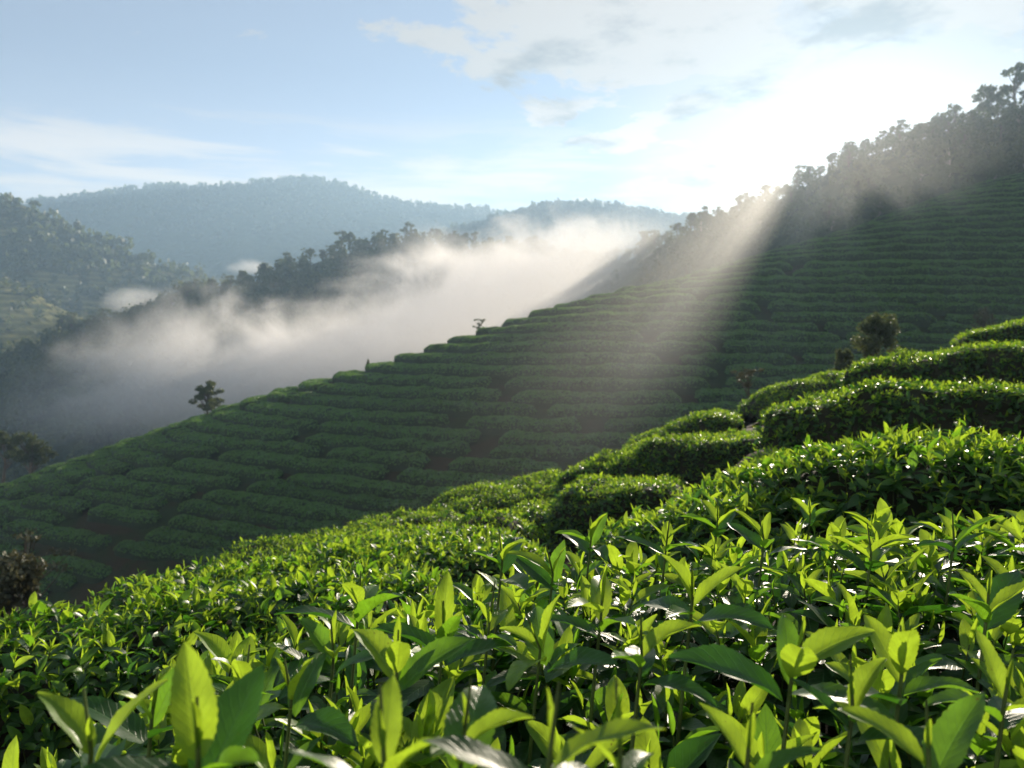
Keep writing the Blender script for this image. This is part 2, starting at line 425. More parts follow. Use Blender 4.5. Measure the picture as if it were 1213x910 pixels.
A_LINE = np.array([(-1.7, .22, -.66), (-.75, .32, -.62), (-.38, .42, -.57), (0, .85, -.49), (.8, 1.15, -.41), (1.6, 1.0, -.32), (2.8, .8, -.17)])
A_WID = np.array([1.0, .82, 1.0, 1.95, 2.2, 1.9, 1.8])
gp, gz = [], []
for nm, line, wd, ht, lb in NEAR:
    if line is None:
        for p in A_LINE: gp.append(p[:2]); gz.append(p[2] - ht)
    else:
        for (u, v, d) in line:
            p = P(u, v, d); gp.append(p[:2]); gz.append(p[2] - ht)
for (u, v, d) in [(880, 615, 6.6), (950, 605, 6.3), (1050, 600, 5.9), (830, 615, 7.4), (1150, 590, 5.6)]:
    p = P(u, v, d); gp.append(p[:2]); gz.append(p[2])
gp = np.array(gp); gz = np.array(gz)
pl = lambda x, y: -1.12 + 0.22 * x - 0.10 * y
SKY_PX = np.array([-400, -200, 0, 150, 225, 330, 450, 640, 800, 1000, 1213, 1500, 2500])
SKY_D = np.array([3.8, 4.0, 4.6, 6.0, 10.3, 11.6, 14.0, 17.2, 18.0, 19.5, 18.0, 17.5, 17])
def near_z(x, y):
    x = np.asarray(x, float); y = np.asarray(y, float)
    u = 606.5 + FPX * x / np.maximum(y, 0.6)
    ys = np.interp(u, SKY_PX, SKY_D)
    yc = np.minimum(y, ys)
    xc = x
    d2 = (xc[..., None] - gp[:, 0]) ** 2 + (yc[..., None] - gp[:, 1]) ** 2 + 0.25
    wgt = np.exp(-d2 / 30) / d2 ** 1.5 + 1e-9
    res = (wgt * (gz - pl(gp[:, 0], gp[:, 1]))).sum(-1) / wgt.sum(-1)
    z = pl(xc, yc) + res
    return z - 0.62 * np.maximum(y - ys, 0) - 0.02 * np.maximum(y - ys, 0) ** 1.2
gx = np.linspace(-24, 34, 200); gy = np.concatenate([np.linspace(-8, 20, 150), np.linspace(20.5, 50, 30)])
GX, GY = np.meshgrid(gx, gy)
GZ = near_z(GX, GY) + 0.05 * fbm(np.stack([GX * 1.3, GY * 1.3, GX * 0], -1), 4)
mb = MB(); mb.add(np.stack([GX, GY, GZ], -1), grid_faces(*GX.shape)[:, ::-1])
struct(mb.build('hillside_ground', [M_SOIL]), 'red brown earth of the near slope showing between tea hedges', 'ground')

# ------------------------------------------------------------------ tea hill across the gully
CREST = np.array([(-400, 690, 74), (-250, 650, 76), (-100, 608, 78), (0, 577, 80), (110, 539, 83), (240, 494, 87), (330, 465, 89), (440, 436, 92), (560, 399, 96),
                  (700, 354, 102), (830, 329, 109), (920, 299, 116), (1000, 279, 123), (1100, 240, 134), (1213, 204, 147), (1400, 152, 165), (1700, 70, 190)], float)
GULLY = np.array([(-400, 800, 59), (0, 720, 58), (150, 668, 57), (250, 668, 55), (480, 612, 52), (640, 565, 53), (800, 510, 59), (1000, 452, 71), (1213, 392, 84), (1400, 345, 95), (1700, 265, 112)], float)
ucol = np.arange(-400, 1701, 4.0)
def crest3(tab, u):
    py = np.interp(u, tab[:, 0], tab[:, 1]); d = np.interp(u, tab[:, 0], tab[:, 2])
    ks = np.ones(25) / 25
    pad = lambda q: np.convolve(np.pad(q, 12, mode='edge'), ks, 'valid')
    return pad(py), pad(d)
cpy, cd = crest3(CREST, ucol); gpy, gd = crest3(GULLY, ucol)
cz = np.array([P(u, v, d)[2] for u, v, d in zip(ucol, cpy, cd)]) - 0.45
gzz = np.array([P(u, v, d)[2] for u, v, d in zip(ucol, gpy, gd)])
ax = (ucol - 606.5) / FPX
mv = cz / cd                                             # slope of the sight line at the crest
kk = (cz - mv * (cd - gd) - gzz) / (cd - gd) ** 2        # parabola through gully and crest, tangent at the crest
def hill_z(i, d): return cz[i] + mv[i] * (d - cd[i]) - kk[i] * (cd[i] - d) ** 2
tt = np.linspace(-0.45, 2.6, 90)
D = gd[:, None] + (cd - gd)[:, None] * tt[None]
HZ = cz[:, None] + mv[:, None] * (D - cd[:, None]) - kk[:, None] * (cd[:, None] - D) ** 2
low = gzz[:, None] - 0.25 * (gd[:, None] - D)            # in front of the gully: gentle
HZ = np.where(D < gd[:, None], gzz[:, None] + 0.35 * (D - gd[:, None]), HZ)
HZ = np.maximum(HZ, -48)
HX = ax[:, None] * D
HZ = HZ + 0.12 * fbm(np.stack([HX * .5, D * .5, HZ * .5], -1), 3)
mb = MB(); mb.add(np.stack([HX, D, HZ], -1), grid_faces(*D.shape))
struct(mb.build('tea_hill', [M_HILL]), 'shaded hill of terraced tea rows rising to the right across the gully', 'hill')

def resample(pts, step):
    pts = np.asarray(pts); s = np.concatenate([[0], np.cumsum(np.linalg.norm(np.diff(pts, axis=0), axis=1))])
    n = max(int(s[-1] / step), 2); q = np.linspace(0, s[-1], n + 1)
    return np.stack([np.interp(q, s, pts[:, k]) for k in range(3)], 1), s[-1]
def smooth_line(p, n):
    if len(p) < n + 2: return p
    ks = np.ones(n) / n
    return np.stack([np.convolve(np.pad(p[:, k], n // 2, mode='edge'), ks, 'valid')[:len(p)] for k in range(3)], 1)

def hedge_hull(line, wid, hgt, V=11, power=0.55, endr=0.6, noise=0.07, nscale=1.6, slope=None, seed=0.0):
    """rounded clipped hedge along a ground-level centre line; returns verts grid"""
    line = np.asarray(line); U = len(line)
    t = norm(np.gradient(line, axis=0) * np.array([1, 1, 0])); side = np.stack([-t[:, 1], t[:, 0], 0 * t[:, 0]], 1)
    s = np.concatenate([[0], np.cumsum(np.linalg.norm(np.diff(line, axis=0), axis=1))])
    e = np.minimum(s, s[-1] - s) / endr
    en = np.sqrt(np.clip(1 - (1 - np.clip(e, 0, 1)) ** 2, 0.02, 1))
    ph = np.linspace(0, PI, V)
    cx = np.sign(np.cos(ph)) * np.abs(np.cos(ph)) ** power; sz = np.sin(ph) ** power
    wd = np.broadcast_to(wid, (U,)) * (0.25 + 0.75 * en); hg = np.broadcast_to(hgt, (U,)) * (0.35 + 0.65 * en)
    lift = 0 if slope is None else np.broadcast_to(slope, (U,))[:, None] * (cx[None] * wd[:, None] * 0.5) * (1 - 0.35 * sz[None])
    v = line[:, None] + side[:, None] * (cx[None] * wd[:, None] * 0.5)[..., None]
    v[..., 2] += sz[None] * hg[:, None] + lift - 0.12 * (sz[None] < 0.05)
    c = line + np.array([0, 0, 1.0]) * (hg * 0.4)[:, None]
    dirn = v - c[:, None]
    nz = fbm(v * nscale + seed, 4, 0.6)
    v = v + norm(dirn) * (nz * noise * (0.4 + 0.6 * sz[None]))[..., None]
    return v

# contour lines of the hill -> rows of hedges
levels = []
z = -26.0
while z < 75:
    levels.append(z)
    z += np.interp(z, [-20, -8, 0, 20, 60], [0.74, 0.82, 1.05, 1.35, 1.6]) * random.uniform(0.93, 1.07)
zv = cz + mv ** 2 / (4 * kk); dv = cd + mv / (2 * kk)     # vertex of each column's parabola
HEDGES = []
def far_rows():
    for li, zl in enumerate(levels):
        ok = zv > zl + 0.02
        if ok.sum() < 4: continue
        i0 = np.argmax(ok)
        idx = np.arange(i0, len(ucol))
        idx = idx[ok[idx]]
        r = np.sqrt((zv[idx] - zl) / kk[idx])
        df, db = dv[idx] - r, dv[idx] + r
        front = np.stack([ax[idx] * df, df, np.full(len(idx), zl)], 1)
        back = np.stack([ax[idx] * db, db, np.full(len(idx), zl)], 1)
        gl = gzz[idx]
        front = front[(gl < zl + 0.3)]
        if len(front) < 4: continue
        back = back[:max(2, min(10, len(back)))]
        nose_ok = (gl[0] < zl + 0.3)
        pts = np.concatenate([front[::-1], back]) if nose_ok else front[::-1]
        pts, ln = resample(pts, 0.45)
        pts = smooth_line(pts, 7)
        uu = 606.5 + FPX * pts[:, 0] / pts[:, 1]
        # wobble so rows are not ruled lines
        pts[:, 1] += 0.30 * vnoise(np.stack([pts[:, 0] * .12, pts[:, 0] * 0 + li * 3.1, pts[:, 0] * 0], 1))
        # cut in pieces
        keep = (uu > -60) & (uu < 1275)
        pts, uu = pts[keep], uu[keep]
        if len(pts) < 8: continue
        i = 0
        while i < len(pts) - 8:
            x = uu[i]
            ln = random.uniform(30, 70) if x > 820 else (random.uniform(18, 40) if x > 560 else random.uniform(14, 36))
            if zl < np.interp(x, [0, 300, 500, 700, 900, 1100], [-12, -9.5, -7, -5, -1, 4]): ln = random.uniform(8, 20)
            j = min(i + int(ln / 0.45), len(pts))
            if len(pts) - j < 12: j = len(pts)
            seg = pts[i:j]
            HEDGES.append((li, zl, seg, uu[i:j]))
            i = j + random.choice([1, 1, 2, 3])
far_rows()
# which rows are hidden behind the near shoulder or the hill itself: drop what the photo shows nothing of
def near_sky_row(u): return np.interp(u, [-100, 0, 250, 400, 520, 640, 800, 1000, 1213, 1400], [725, 705, 668, 628, 605, 560, 505, 450, 388, 350])
VIS = []
for h in HEDGES:
    li, zl, seg, uu = h
    top = np.array([pix(p + np.array([0, 0, .9])) for p in seg[::3]])
    cr = np.interp(top[:, 0], ucol, cpy)
    vis = (top[:, 1] < near_sky_row(top[:, 0]) + 6) & (seg[::3, 1] < np.interp(top[:, 0], ucol, cd) + 5) & (top[:, 0] > -10) & (top[:, 0] < 1223)
    if vis.mean() > 0.12 and not (len(seg) < 40 and random.random() < 0.03): VIS.append((h, top[vis].mean(0), top))
print('far hedges', len(HEDGES), 'visible', len(VIS))

ORD = ['top', 'second', 'third', 'fourth', 'fifth', 'sixth', 'seventh', 'eighth', 'ninth', 'tenth', 'eleventh', 'twelfth', 'thirteenth', 'fourteenth', 'fifteenth',
       'sixteenth', 'seventeenth', 'eighteenth', 'nineteenth', 'twentieth', 'twenty first', 'twenty second', 'twenty third', 'twenty fourth', 'twenty fifth', 'twenty sixth', 'twenty seventh', 'twenty eighth', 'twenty ninth', 'thirtieth'] + ['lowest'] * 40
ZONES = [(-50, 'at the far left end of the hill'), (150, 'left of the airy ridge tree'), (246, 'right of the airy ridge tree'), (340, 'left of the little conifer'),
         (440, 'right of the little conifer'), (515, 'left of the small umbrella tree'), (575, 'right of the small umbrella tree'), (650, 'at the left rim of the light beam'), (740, 'inside the light beam'),
         (835, 'just right of the light beam'), (930, 'left of the dark shrub'), (1040, 'right of the dark shrub'), (1130, 'by the right picture edge')]
used = {}
rank_cols = {}
for vi, (h, c, top) in enumerate(VIS):
    # rank from the skyline at the hedge's own column
    u = c[0]
    above = set()
    for (h2, c2, t2) in VIS:
        if h2[0] > h[0]:
            if t2[:, 0].min() <= u <= t2[:, 0].max(): above.add(h2[0])
    rank = len(above)
    zone = [zz for lo, zz in ZONES if lo <= u][-1] if u > -50 else ZONES[0][1]
    rank_cols[vi] = (rank, zone)
for vi, (h, c, top) in enumerate(VIS):
    li, zl, seg, uu = h
    U = len(seg)
    ui = np.clip(np.searchsorted(ucol, uu), 0, len(ucol) - 1)
    sl = np.clip(np.abs(mv[ui] + 2 * kk[ui] * (cd[ui] - seg[:, 1])), 0.15, 1.1)
    dz = np.interp(zl, [-20, -8, 0, 20, 60], [0.74, 0.82, 1.05, 1.35, 1.6])
    wid = np.clip(0.80 * dz / sl, 1.1, 3.1) * (1 + 0.18 * vnoise(np.stack([seg[:, 0] * .35, seg[:, 1] * .35, seg[:, 2] * 0 + vi], 1)))
    hg = np.clip(0.84 * dz, 0.55, 1.0) * (1 + 0.2 * vnoise(np.stack([seg[:, 0] * .5, seg[:, 1] * .5, seg[:, 2] * 0 + vi * 2], 1)))
    # uphill side: on the front the hill rises away from the camera (+side for right-to-left lines is -y)
    t = np.gradient(seg, axis=0); sidey = t[:, 0]
    v = hedge_hull(seg - np.array([0, 0, 0.15]), wid, hg, V=11, endr=0.9, noise=0.16, nscale=1.5, slope=np.clip(sl, 0, .6) * np.sign(sidey) * np.clip(np.abs(sidey) / 0.3, 0, 1), seed=vi * 3.3)
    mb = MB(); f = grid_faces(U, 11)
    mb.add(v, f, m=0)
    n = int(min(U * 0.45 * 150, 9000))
    fu = f[np.isin((np.arange(len(f)) % 10), (3, 4, 5, 6))]          # leaf quads on top; dark body below paints bare stems and shaded fronts
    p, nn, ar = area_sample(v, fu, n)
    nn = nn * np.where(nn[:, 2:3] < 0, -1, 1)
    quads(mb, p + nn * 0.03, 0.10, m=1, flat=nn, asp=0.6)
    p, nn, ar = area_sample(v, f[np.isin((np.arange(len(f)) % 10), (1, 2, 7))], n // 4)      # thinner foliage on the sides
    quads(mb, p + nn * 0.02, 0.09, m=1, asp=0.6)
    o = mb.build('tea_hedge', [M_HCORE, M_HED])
    rank, zone = rank_cols[vi]
    lb = '%s clipped hedge down from the hill skyline, %s' % (ORD[rank], zone)
    tag(o, lb, 'hedge', 'clipped tea hedges terraced across the shaded hill')

# ------------------------------------------------------------------ near tea hedges
def near_line(line, step, ht):
    q = np.array([P(*k) for k in line]); q, _ = resample(q, step)
    q = smooth_line(q, 5); q[:, 2] -= ht
    return q
near_obj = {}
for nm, line, wd, ht, lb in NEAR:
    root_loc = None
    if nm == 'A':
        q, _ = resample(A_LINE, 0.08); s0 = A_LINE[:, 0]
        wdv = np.interp(q[:, 0], s0, A_WID); q = smooth_line(q, 9)
        base = q.copy(); base[:, 2] -= ht
        v = hedge_hull(base, wdv, ht, V=41, power=0.4, endr=0.5, noise=0.05, nscale=3.0)
    else:
        dm = np.mean([k[2] for k in line])
        q = near_line(line, 0.12 if dm < 6 else 0.2, ht)
        base = q
        v = hedge_hull(base, wd * (1 + 0.10 * vnoise(q * np.array([1, 1, 0]) * 1.3)), ht - (0.05 if dm < 6 else 0.03), V=21, power=0.4, endr=0.55, noise=0.09 if dm < 6 else 0.16, nscale=1.5, seed=len(nm) + dm)
    f = grid_faces(v.shape[0], v.shape[1])
    ctr = base.mean(0)
    root = empty('tea_hedge', ctr)
    tag(root, lb, 'hedge', 'sunlit tea hedges on the near slope')
    near_obj[nm] = (root, ctr)
    # inner twigs: a hull a little under the leaf surface
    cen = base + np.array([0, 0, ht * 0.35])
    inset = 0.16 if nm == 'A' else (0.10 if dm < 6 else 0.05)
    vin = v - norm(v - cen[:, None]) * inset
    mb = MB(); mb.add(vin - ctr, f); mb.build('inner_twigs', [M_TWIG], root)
    p, nn, ar = area_sample(v, f, 10)
    flip = 1 if (area_sample(v, f, 400)[1][:, 2].mean() > 0) else -1
    mb = MB()
    def vis_keep(p, margin=0.34):
        r = np.linalg.norm(p, axis=1)
        u, vv = 606.5 + FPX * p[:, 0] / np.maximum(p[:, 1], 0.05), 420 - FPX * p[:, 2] / np.maximum(p[:, 1], 0.05)
        return (r > margin) & (p[:, 1] > -0.6) & (u > -400) & (u < 1700)
    if nm == 'A':
        # near field: detailed shoots over layers of mature leaves
        p, nn, ar = area_sample(v, f, int(ar * 350)); nn = nn * flip
        kp = vis_keep(p, 0.40) & (nn[:, 2] > -0.2); p, nn = p[kp], nn[kp]
        dist = np.linalg.norm(p, axis=1)
        dep = rng.uniform(0.0, 0.13, len(p))
        p2 = p - np.array([0, 0, 1]) * dep[:, None]
        up = norm(nn * 0.35 + np.array([0, 0, 1]) + rng.normal(0, 0.28, (len(p), 3)))
        near = dist < 1.5
        grow = np.interp(dist, [0.5, 1.6], [1.32, 1.05])
        # deep layer: mature leaves
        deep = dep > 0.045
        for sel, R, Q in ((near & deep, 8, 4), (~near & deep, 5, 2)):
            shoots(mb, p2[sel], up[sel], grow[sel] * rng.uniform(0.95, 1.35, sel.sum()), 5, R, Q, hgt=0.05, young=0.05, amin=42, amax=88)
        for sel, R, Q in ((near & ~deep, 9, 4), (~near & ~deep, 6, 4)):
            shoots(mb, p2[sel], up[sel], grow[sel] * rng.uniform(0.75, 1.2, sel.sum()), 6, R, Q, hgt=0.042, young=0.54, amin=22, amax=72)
    else:
        dens = 300 if dm < 6 else 300
        p, nn, ar = area_sample(v, f, int(ar * dens)); nn = nn * flip
        kp = vis_keep(p) & (nn[:, 2] > -0.4); p, nn = p[kp], nn[kp]
        top = np.clip(nn[:, 2], 0, 1)
        up = norm(nn * 0.5 + np.array([0, 0, .8]) + rng.normal(0, 0.33, (len(p), 3)))
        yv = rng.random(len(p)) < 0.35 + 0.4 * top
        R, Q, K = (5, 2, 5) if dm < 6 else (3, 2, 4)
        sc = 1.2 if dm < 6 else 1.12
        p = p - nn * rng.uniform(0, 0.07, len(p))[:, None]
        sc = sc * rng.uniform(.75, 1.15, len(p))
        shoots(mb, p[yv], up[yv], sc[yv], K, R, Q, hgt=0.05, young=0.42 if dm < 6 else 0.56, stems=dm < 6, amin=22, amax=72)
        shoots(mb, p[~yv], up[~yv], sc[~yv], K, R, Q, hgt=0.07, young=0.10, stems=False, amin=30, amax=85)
    far = nm != 'A' and dm > 6
    for a in mb.v: a -= ctr
    mb.build('leafage', [M_OLDF, M_YNGF, M_STEM, M_MIDF] if far else [M_OLD, M_YNG, M_STEM, M_MID], root)

# hero shoots standing above the nearest hedge: (column, row of the leaf fork, distance, scale, leaves, twist)
HERO = [(938, 800, .78, 1.15, 6), (1068, 800, .80, 1.0, 5), (735, 900, .50, .85, 4), (650, 905, .47, .95, 4), (548, 885, .55, .9, 5), (820, 715, 1.0, 1.0, 6),
        (595, 665, 1.25, 1.0, 5), (640, 770, .95, 1.0, 6), (580, 735, 1.02, .85, 5), (1032, 655, 1.35, 1.0, 5), (1170, 720, 1.0, 1.1, 5), (425, 720, 1.1, 1.1, 5),
        (712, 730, 1.0, 1.1, 5), (455, 905, .50, .9, 5), (235, 905, .52, 1.0, 5), (108, 890, .62, .9, 5), (290, 815, .95, .9, 5), (345, 830, .85, 1.0, 5), (885, 905, .62, 1.0, 4),
        (1100, 905, .6, 1.0, 4), (1010, 840, .72, .9, 5), (525, 760, .95, 1.1, 5), (470, 800, .82, 1.1, 5), (700, 640, 1.6, 1.0, 6), (905, 640, 1.5, 1.0, 6), (1130, 640, 1.35, 1.0, 5),
        (790, 640, 1.6, 1.0, 6), (395, 780, .95, 1.0, 5), (760, 780, .85, 1.0, 5), (850, 620, 1.7, 1.0, 6), (960, 610, 1.9, 1.0, 6), (655, 680, 1.25, 1.0, 6), (180, 850, .8, .9, 5), (1190, 830, .75, 1.0, 5)]
rootA, ctrA = near_obj['A']
for u, vv, d, sc, K in HERO:
    b = P(u, vv, d)
    mb = MB()
    up = norm(np.array([[0.0, 0.0, 1.0]]) + rng.normal(0, 0.10, (1, 3)))
    shoots(mb, np.array([b]) - up * 0.03, up, np.array([sc * 1.12]), K, 24, 6, hgt=0.038, young=0.5, stems=False, amin=20, amax=64)
    # stem down into the bush
    tube(mb, [b + up[0] * 0.05, b, b - np.array([0.01, 0, .10]), b - np.array([0.02, -0.01, .24])], [0.0010, 0.0019, 0.0024, 0.003], 6, m=2)
    for a in mb.v: a -= ctrA
    mb.build('tea_shoot', [M_OLD, M_YNG, M_STEM, M_MID], rootA)

# ------------------------------------------------------------------ trees
def blob_points(n, c, r, flat=1.0):
    q = rng.normal(size=(n, 3)); q = norm(q) * (rng.random((n, 1)) ** 0.45)
    return np.asarray(c) + q * np.array([r, r, r * flat])
def make_tree(kind, h, seed, leaf=0.30, nq=900):
    """returns trunk mesh builder and crown mesh builder, base at the origin"""
    global rng
    keep = rng; rng = np.random.default_rng(seed)
    tr, cr = MB(), MB()
    lean = rng.normal(0, 0.05, 2)
    top = {'airy': .95, 'round': .75, 'tall': .86, 'umbrella': .9, 'bush': .6, 'conifer': .97}[kind] * h
    pts = np.array([[lean[0] * z + .03 * h * math.sin(z * 1.3 / h * 4 + seed), lean[1] * z, z] for z in np.linspace(-0.4, top, 7)])
    tube(tr, pts, np.linspace(0.030, 0.008, 7) * h, 7)
    if kind == 'round':
        cl = [(pts[4] + np.array([math.cos(a), math.sin(a), 0]) * h * rr + np.array([0, 0, zz * h]), h * q)
              for a, rr, zz, q in zip(rng.uniform(0, 6.28, 26), rng.uniform(.04, .30, 26), rng.uniform(-.20, .26, 26), rng.uniform(.07, .13, 26))]
        fl = 0.8
    elif kind == 'airy':
        zz_ = rng.uniform(.30, 1.0, 44)
        cl = [(np.array([math.cos(a) * rr * (1.2 - .85 * zz) * h, math.sin(a) * rr * (1.2 - .85 * zz) * h, zz * h]), h * q)
              for a, rr, zz, q in zip(rng.uniform(0, 6.28, 44), rng.uniform(.04, .58, 44), zz_, rng.uniform(.075, .13, 44))]
        fl = 0.6
    elif kind == 'tall':
        cl = [(pts[5] + np.array([math.cos(a), math.sin(a), 0]) * h * rr + np.array([0, 0, zz * h]), h * q)
              for a, rr, zz, q in zip(rng.uniform(0, 6.28, 13), rng.uniform(.04, .25, 13), rng.uniform(-.22, .20, 13), rng.uniform(.06, .12, 13))]
        fl = 0.7
    elif kind == 'umbrella':
        cl = [(np.array([math.cos(a) * rr * h, math.sin(a) * rr * h, zz * h]), h * q)
              for a, rr, zz, q in zip(rng.uniform(0, 6.28, 15), rng.uniform(.08, .46, 15), rng.choice([.56, .66, .76, .86, .94, 1.0], 15) + rng.normal(0, .02, 15), rng.uniform(.07, .12, 15))]
        fl = 0.5
    elif kind == 'bush':
        cl = [(np.array([math.cos(a) * rr * h, math.sin(a) * rr * h, zz * h]), h * q)
              for a, rr, zz, q in zip(rng.uniform(0, 6.28, 26), rng.uniform(.02, .36, 26), rng.uniform(.12, .86, 26), rng.uniform(.10, .17, 26))]
        fl = 1.0
    else:
        cl = [(np.array([rng.normal(0, .02) * h, rng.normal(0, .02) * h, zz * h]), h * (0.30 * (1 - zz) + .03)) for zz in np.linspace(.12, 1.0, 12)]
        fl = 0.35
    for c, r in cl:
        # limb to the clump
        b = pts[min(6, max(1, int(6 * (c[2] - 0.3 * r) / max(top, .1) * 0.75)))]
        mid = (b + c) / 2 + np.array([0, 0, -0.02 * h])
        tube(tr, [b, mid, c], np.array([.011, .007, .003]) * h, 5)
        p = blob_points(int(nq / len(cl) * (r / (0.12 * h)) ** 1.3) + 6, c, r, fl)
        quads(cr, p, leaf, m=0, asp=0.65)
    rng = keep
    return tr, cr
PROTO = {}
def proto(kind, h, seed, leaf, nq, fol=None, bark=None):
    key = (kind, h, seed, leaf, nq, fol and fol.name, bark and bark.name)
    if key not in PROTO:
        tr, cr = make_tree(kind, h, seed, leaf, nq)
        PROTO[key] = (tr.mesh('trunk', [bark or M_BARK]), cr.mesh('crown', [fol or M_TREE]))
    return PROTO[key]
def plant_tree(name, kind, h, seed, loc, label, cat, group=None, leaf=0.3, nq=900, fol=None, bark=None, rz=0.0, sc=1.0):
    a, b = proto(kind, h, seed, leaf, nq, fol, bark)
    r = empty(name, loc, rz); r.scale = (sc, sc, sc)
    tag(r, label, cat, group)
    for nm, me in (('trunk', a), ('crown', b)):
        o = bpy.data.objects.new(nm, me); C.objects.link(o); o.parent = r
    return r

# single trees standing on or behind the tea hill
def on_ray(u, vbase, d): return P(u, vbase, d)
plant_tree('ridge_tree', 'airy', 4.3, 3, P(246, 499, 88), 'airy rounded dark tree standing alone on the left skyline of the tea hill', 'tree', leaf=0.10, nq=6500)
plant_tree('ridge_tree', 'umbrella', 2.3, 8, P(569, 401, 98), 'tiny thin tree with flat layered crown against white mist on the skyline', 'tree', leaf=0.09, nq=420)
plant_tree('conifer_sapling', 'conifer', 1.3, 2, P(436, 439, 92), 'little dark conifer sapling poking up from the skyline hedge', 'tree', leaf=0.09, nq=300)
plant_tree('valley_tree', 'round', 6.6, 11, P(38, 566, 88), 'dark rounded tree near the left edge behind the hill', 'tree', leaf=0.16, nq=4200)
plant_tree('valley_tree', 'tall', 6.6, 12, P(4, 574, 94), 'taller hazy tree cut by the left picture edge', 'tree', leaf=0.18, nq=3200)
plant_tree('dark_shrub', 'bush', 1.55, 5, P(1036, 432, 23), 'tall dark olive shrub rising behind the upper right hedges', 'shrub', leaf=0.045, nq=3400)
plant_tree('dark_shrub', 'bush', 1.0, 6, P(10, 738, 11), 'dark rounded shrub with brown tips at the lower left edge', 'shrub', leaf=0.04, nq=3000, fol=M_RUST)
plant_tree('spindly_plant', 'umbrella', 1.5, 9, P(34, 735, 13), 'spindly brown plant rising behind the lower left shrub', 'plant', leaf=0.04, nq=260, fol=M_RUST)
plant_tree('bare_shrub', 'umbrella', 0.9, 14, P(886, 478, 22), 'pinkish twiggy bare shrub behind the sloping skyline hedge', 'shrub', leaf=0.035, nq=420, fol=M_RUST)
plant_tree('dark_shrub', 'bush', 0.9, 15, P(1000, 448, 24), 'low dark bush left of the tall olive shrub', 'shrub', leaf=0.05, nq=1200)
plant_tree('bare_shrub', 'bush', 1.4, 16, P(1166, 392, 44), 'pale dry shrub near the right edge beyond the top near hedge', 'shrub', leaf=0.06, nq=700, fol=M_RUST)

# ------------------------------------------------------------------ ridges and mountains
def ridge(name, crest, run_f, zb_f, run_b, mat_, label, namp, nsc, cols=260, rows=46, prof=1.25, cat='hill', noise_seed=0.0):
    tab = np.array(crest, float)
    u = np.linspace(tab[0, 0], tab[-1, 0], cols)
    v = np.interp(u, tab[:, 0], tab[:, 1]); d = np.interp(u, tab[:, 0], tab[:, 2])
    ks = np.ones(7) / 7; sm = lambda q: np.convolve(np.pad(q, 3, mode='edge'), ks, 'valid')
    v = sm(v); d = sm(d)
    cr = np.array([P(a, b, c) for a, b, c in zip(u, v, d)])
    tf = np.linspace(1, 0, rows)                      # 1 = front foot, 0 = crest
    front = cr[:, None] * np.array([1, 1, 1.0])
    a = (cr[:, 0] / cr[:, 1])
    Y = cr[:, 1][:, None] - run_f * tf[None]
    Z = zb_f + (cr[:, 2][:, None] - zb_f) * (1 - tf[None]) ** (1 / prof) if prof > 0 else None
    Z = zb_f + (cr[:, 2][:, None] - zb_f) * (1 - tf[None] ** prof)
    tb = np.linspace(0, 1, 14)[1:]
    Yb = cr[:, 1][:, None] + run_b * tb[None]
    Zb = cr[:, 2][:, None] - (cr[:, 2][:, None] - zb_f) * tb[None] ** 1.1
    Y = np.concatenate([Y, Yb], 1); Z = np.concatenate([Z, Zb], 1)
    X = a[:, None] * np.minimum(Y, cr[:, 1][:, None] + run_b)
    Pn = np.stack([X, Y, Z], -1)
    amp = np.concatenate([np.clip(tf * 4, 0.25, 1), np.ones(13)])[None]
    gul = fbm(Pn * np.array([1, .45, .3]) / nsc + noise_seed, 5, 0.5)
    Pn[..., 2] += gul * namp * amp
    mb = MB(); mb.add(Pn, grid_faces(*X.shape))
    o = mb.build(name, [mat_])
    struct(o, label, cat)
    return Pn
def hill_point(Pn, rows, s, t):
    """s along the crest 0..1, t 0 crest .. 1 foot"""
    i = s * (Pn.shape[0] - 1); j = (1 - t) * (rows - 1)
    return Pn[int(round(i)), int(round(j))]
GREEN_D, GREEN_M = (0.020, 0.036, 0.014), (0.042, 0.062, 0.022)
M_W1 = wood_mat('forest_floor', (0.022, 0.034, 0.014), (0.050, 0.062, 0.026), (0.07, 0.08, 0.03), 0.03, 0.0, 1.2, 0.30)
M_W2 = wood_mat('far_forest', GREEN_D, GREEN_M, (0.17, 0.165, 0.065), 0.014, 0.18, 3.0, 0.16)
M_W3 = wood_mat('far_forest_with_clearings', GREEN_D, GREEN_M, (0.20, 0.19, 0.07), 0.018, 0.27, 3.0, 0.16, off=(35, 0, 11))
M_W4 = wood_mat('mountain_forest', GREEN_D, GREEN_M, (0, 0, 0), 0.01, 0.0, 6.0, 0.085)

right = ridge('forest_ridge', [(690, 333, 345), (755, 305, 310), (830, 271, 285), (900, 248, 268), (950, 222, 258), (1000, 196, 252), (1060, 178, 246), (1130, 155, 240), (1213, 131, 236), (1360, 91, 230), (1700, -5, 220)],
              125, -12, 120, M_W1, 'forested ridge on the right with the sun behind its treeline', 2.5, 22, prof=1.35)
mid = ridge('wooded_ridge', [(-320, 520, 330), (-120, 460, 345), (0, 432, 355), (90, 400, 370), (150, 390, 380), (210, 362, 390), (280, 346, 400), (330, 326, 410), (380, 308, 420), (430, 298, 430), (510, 287, 440), (560, 295, 445), (605, 301, 450), (680, 312, 455), (760, 318, 460), (900, 325, 470)],
            190, -70, 160, M_W1, 'dark wooded ridge in the middle distance above the mist', 4, 40, prof=1.3, noise_seed=5.0)
h2 = ridge('cleared_hill', [(-420, 300, 455), (-200, 316, 460), (-60, 326, 465), (0, 333, 470), (40, 347, 475), (75, 366, 480), (110, 380, 490), (180, 420, 500), (260, 470, 510)],
           150, -80, 130, M_W3, 'lower left hill with pale cleared patches', 5, 50, prof=1.2, noise_seed=9.0)
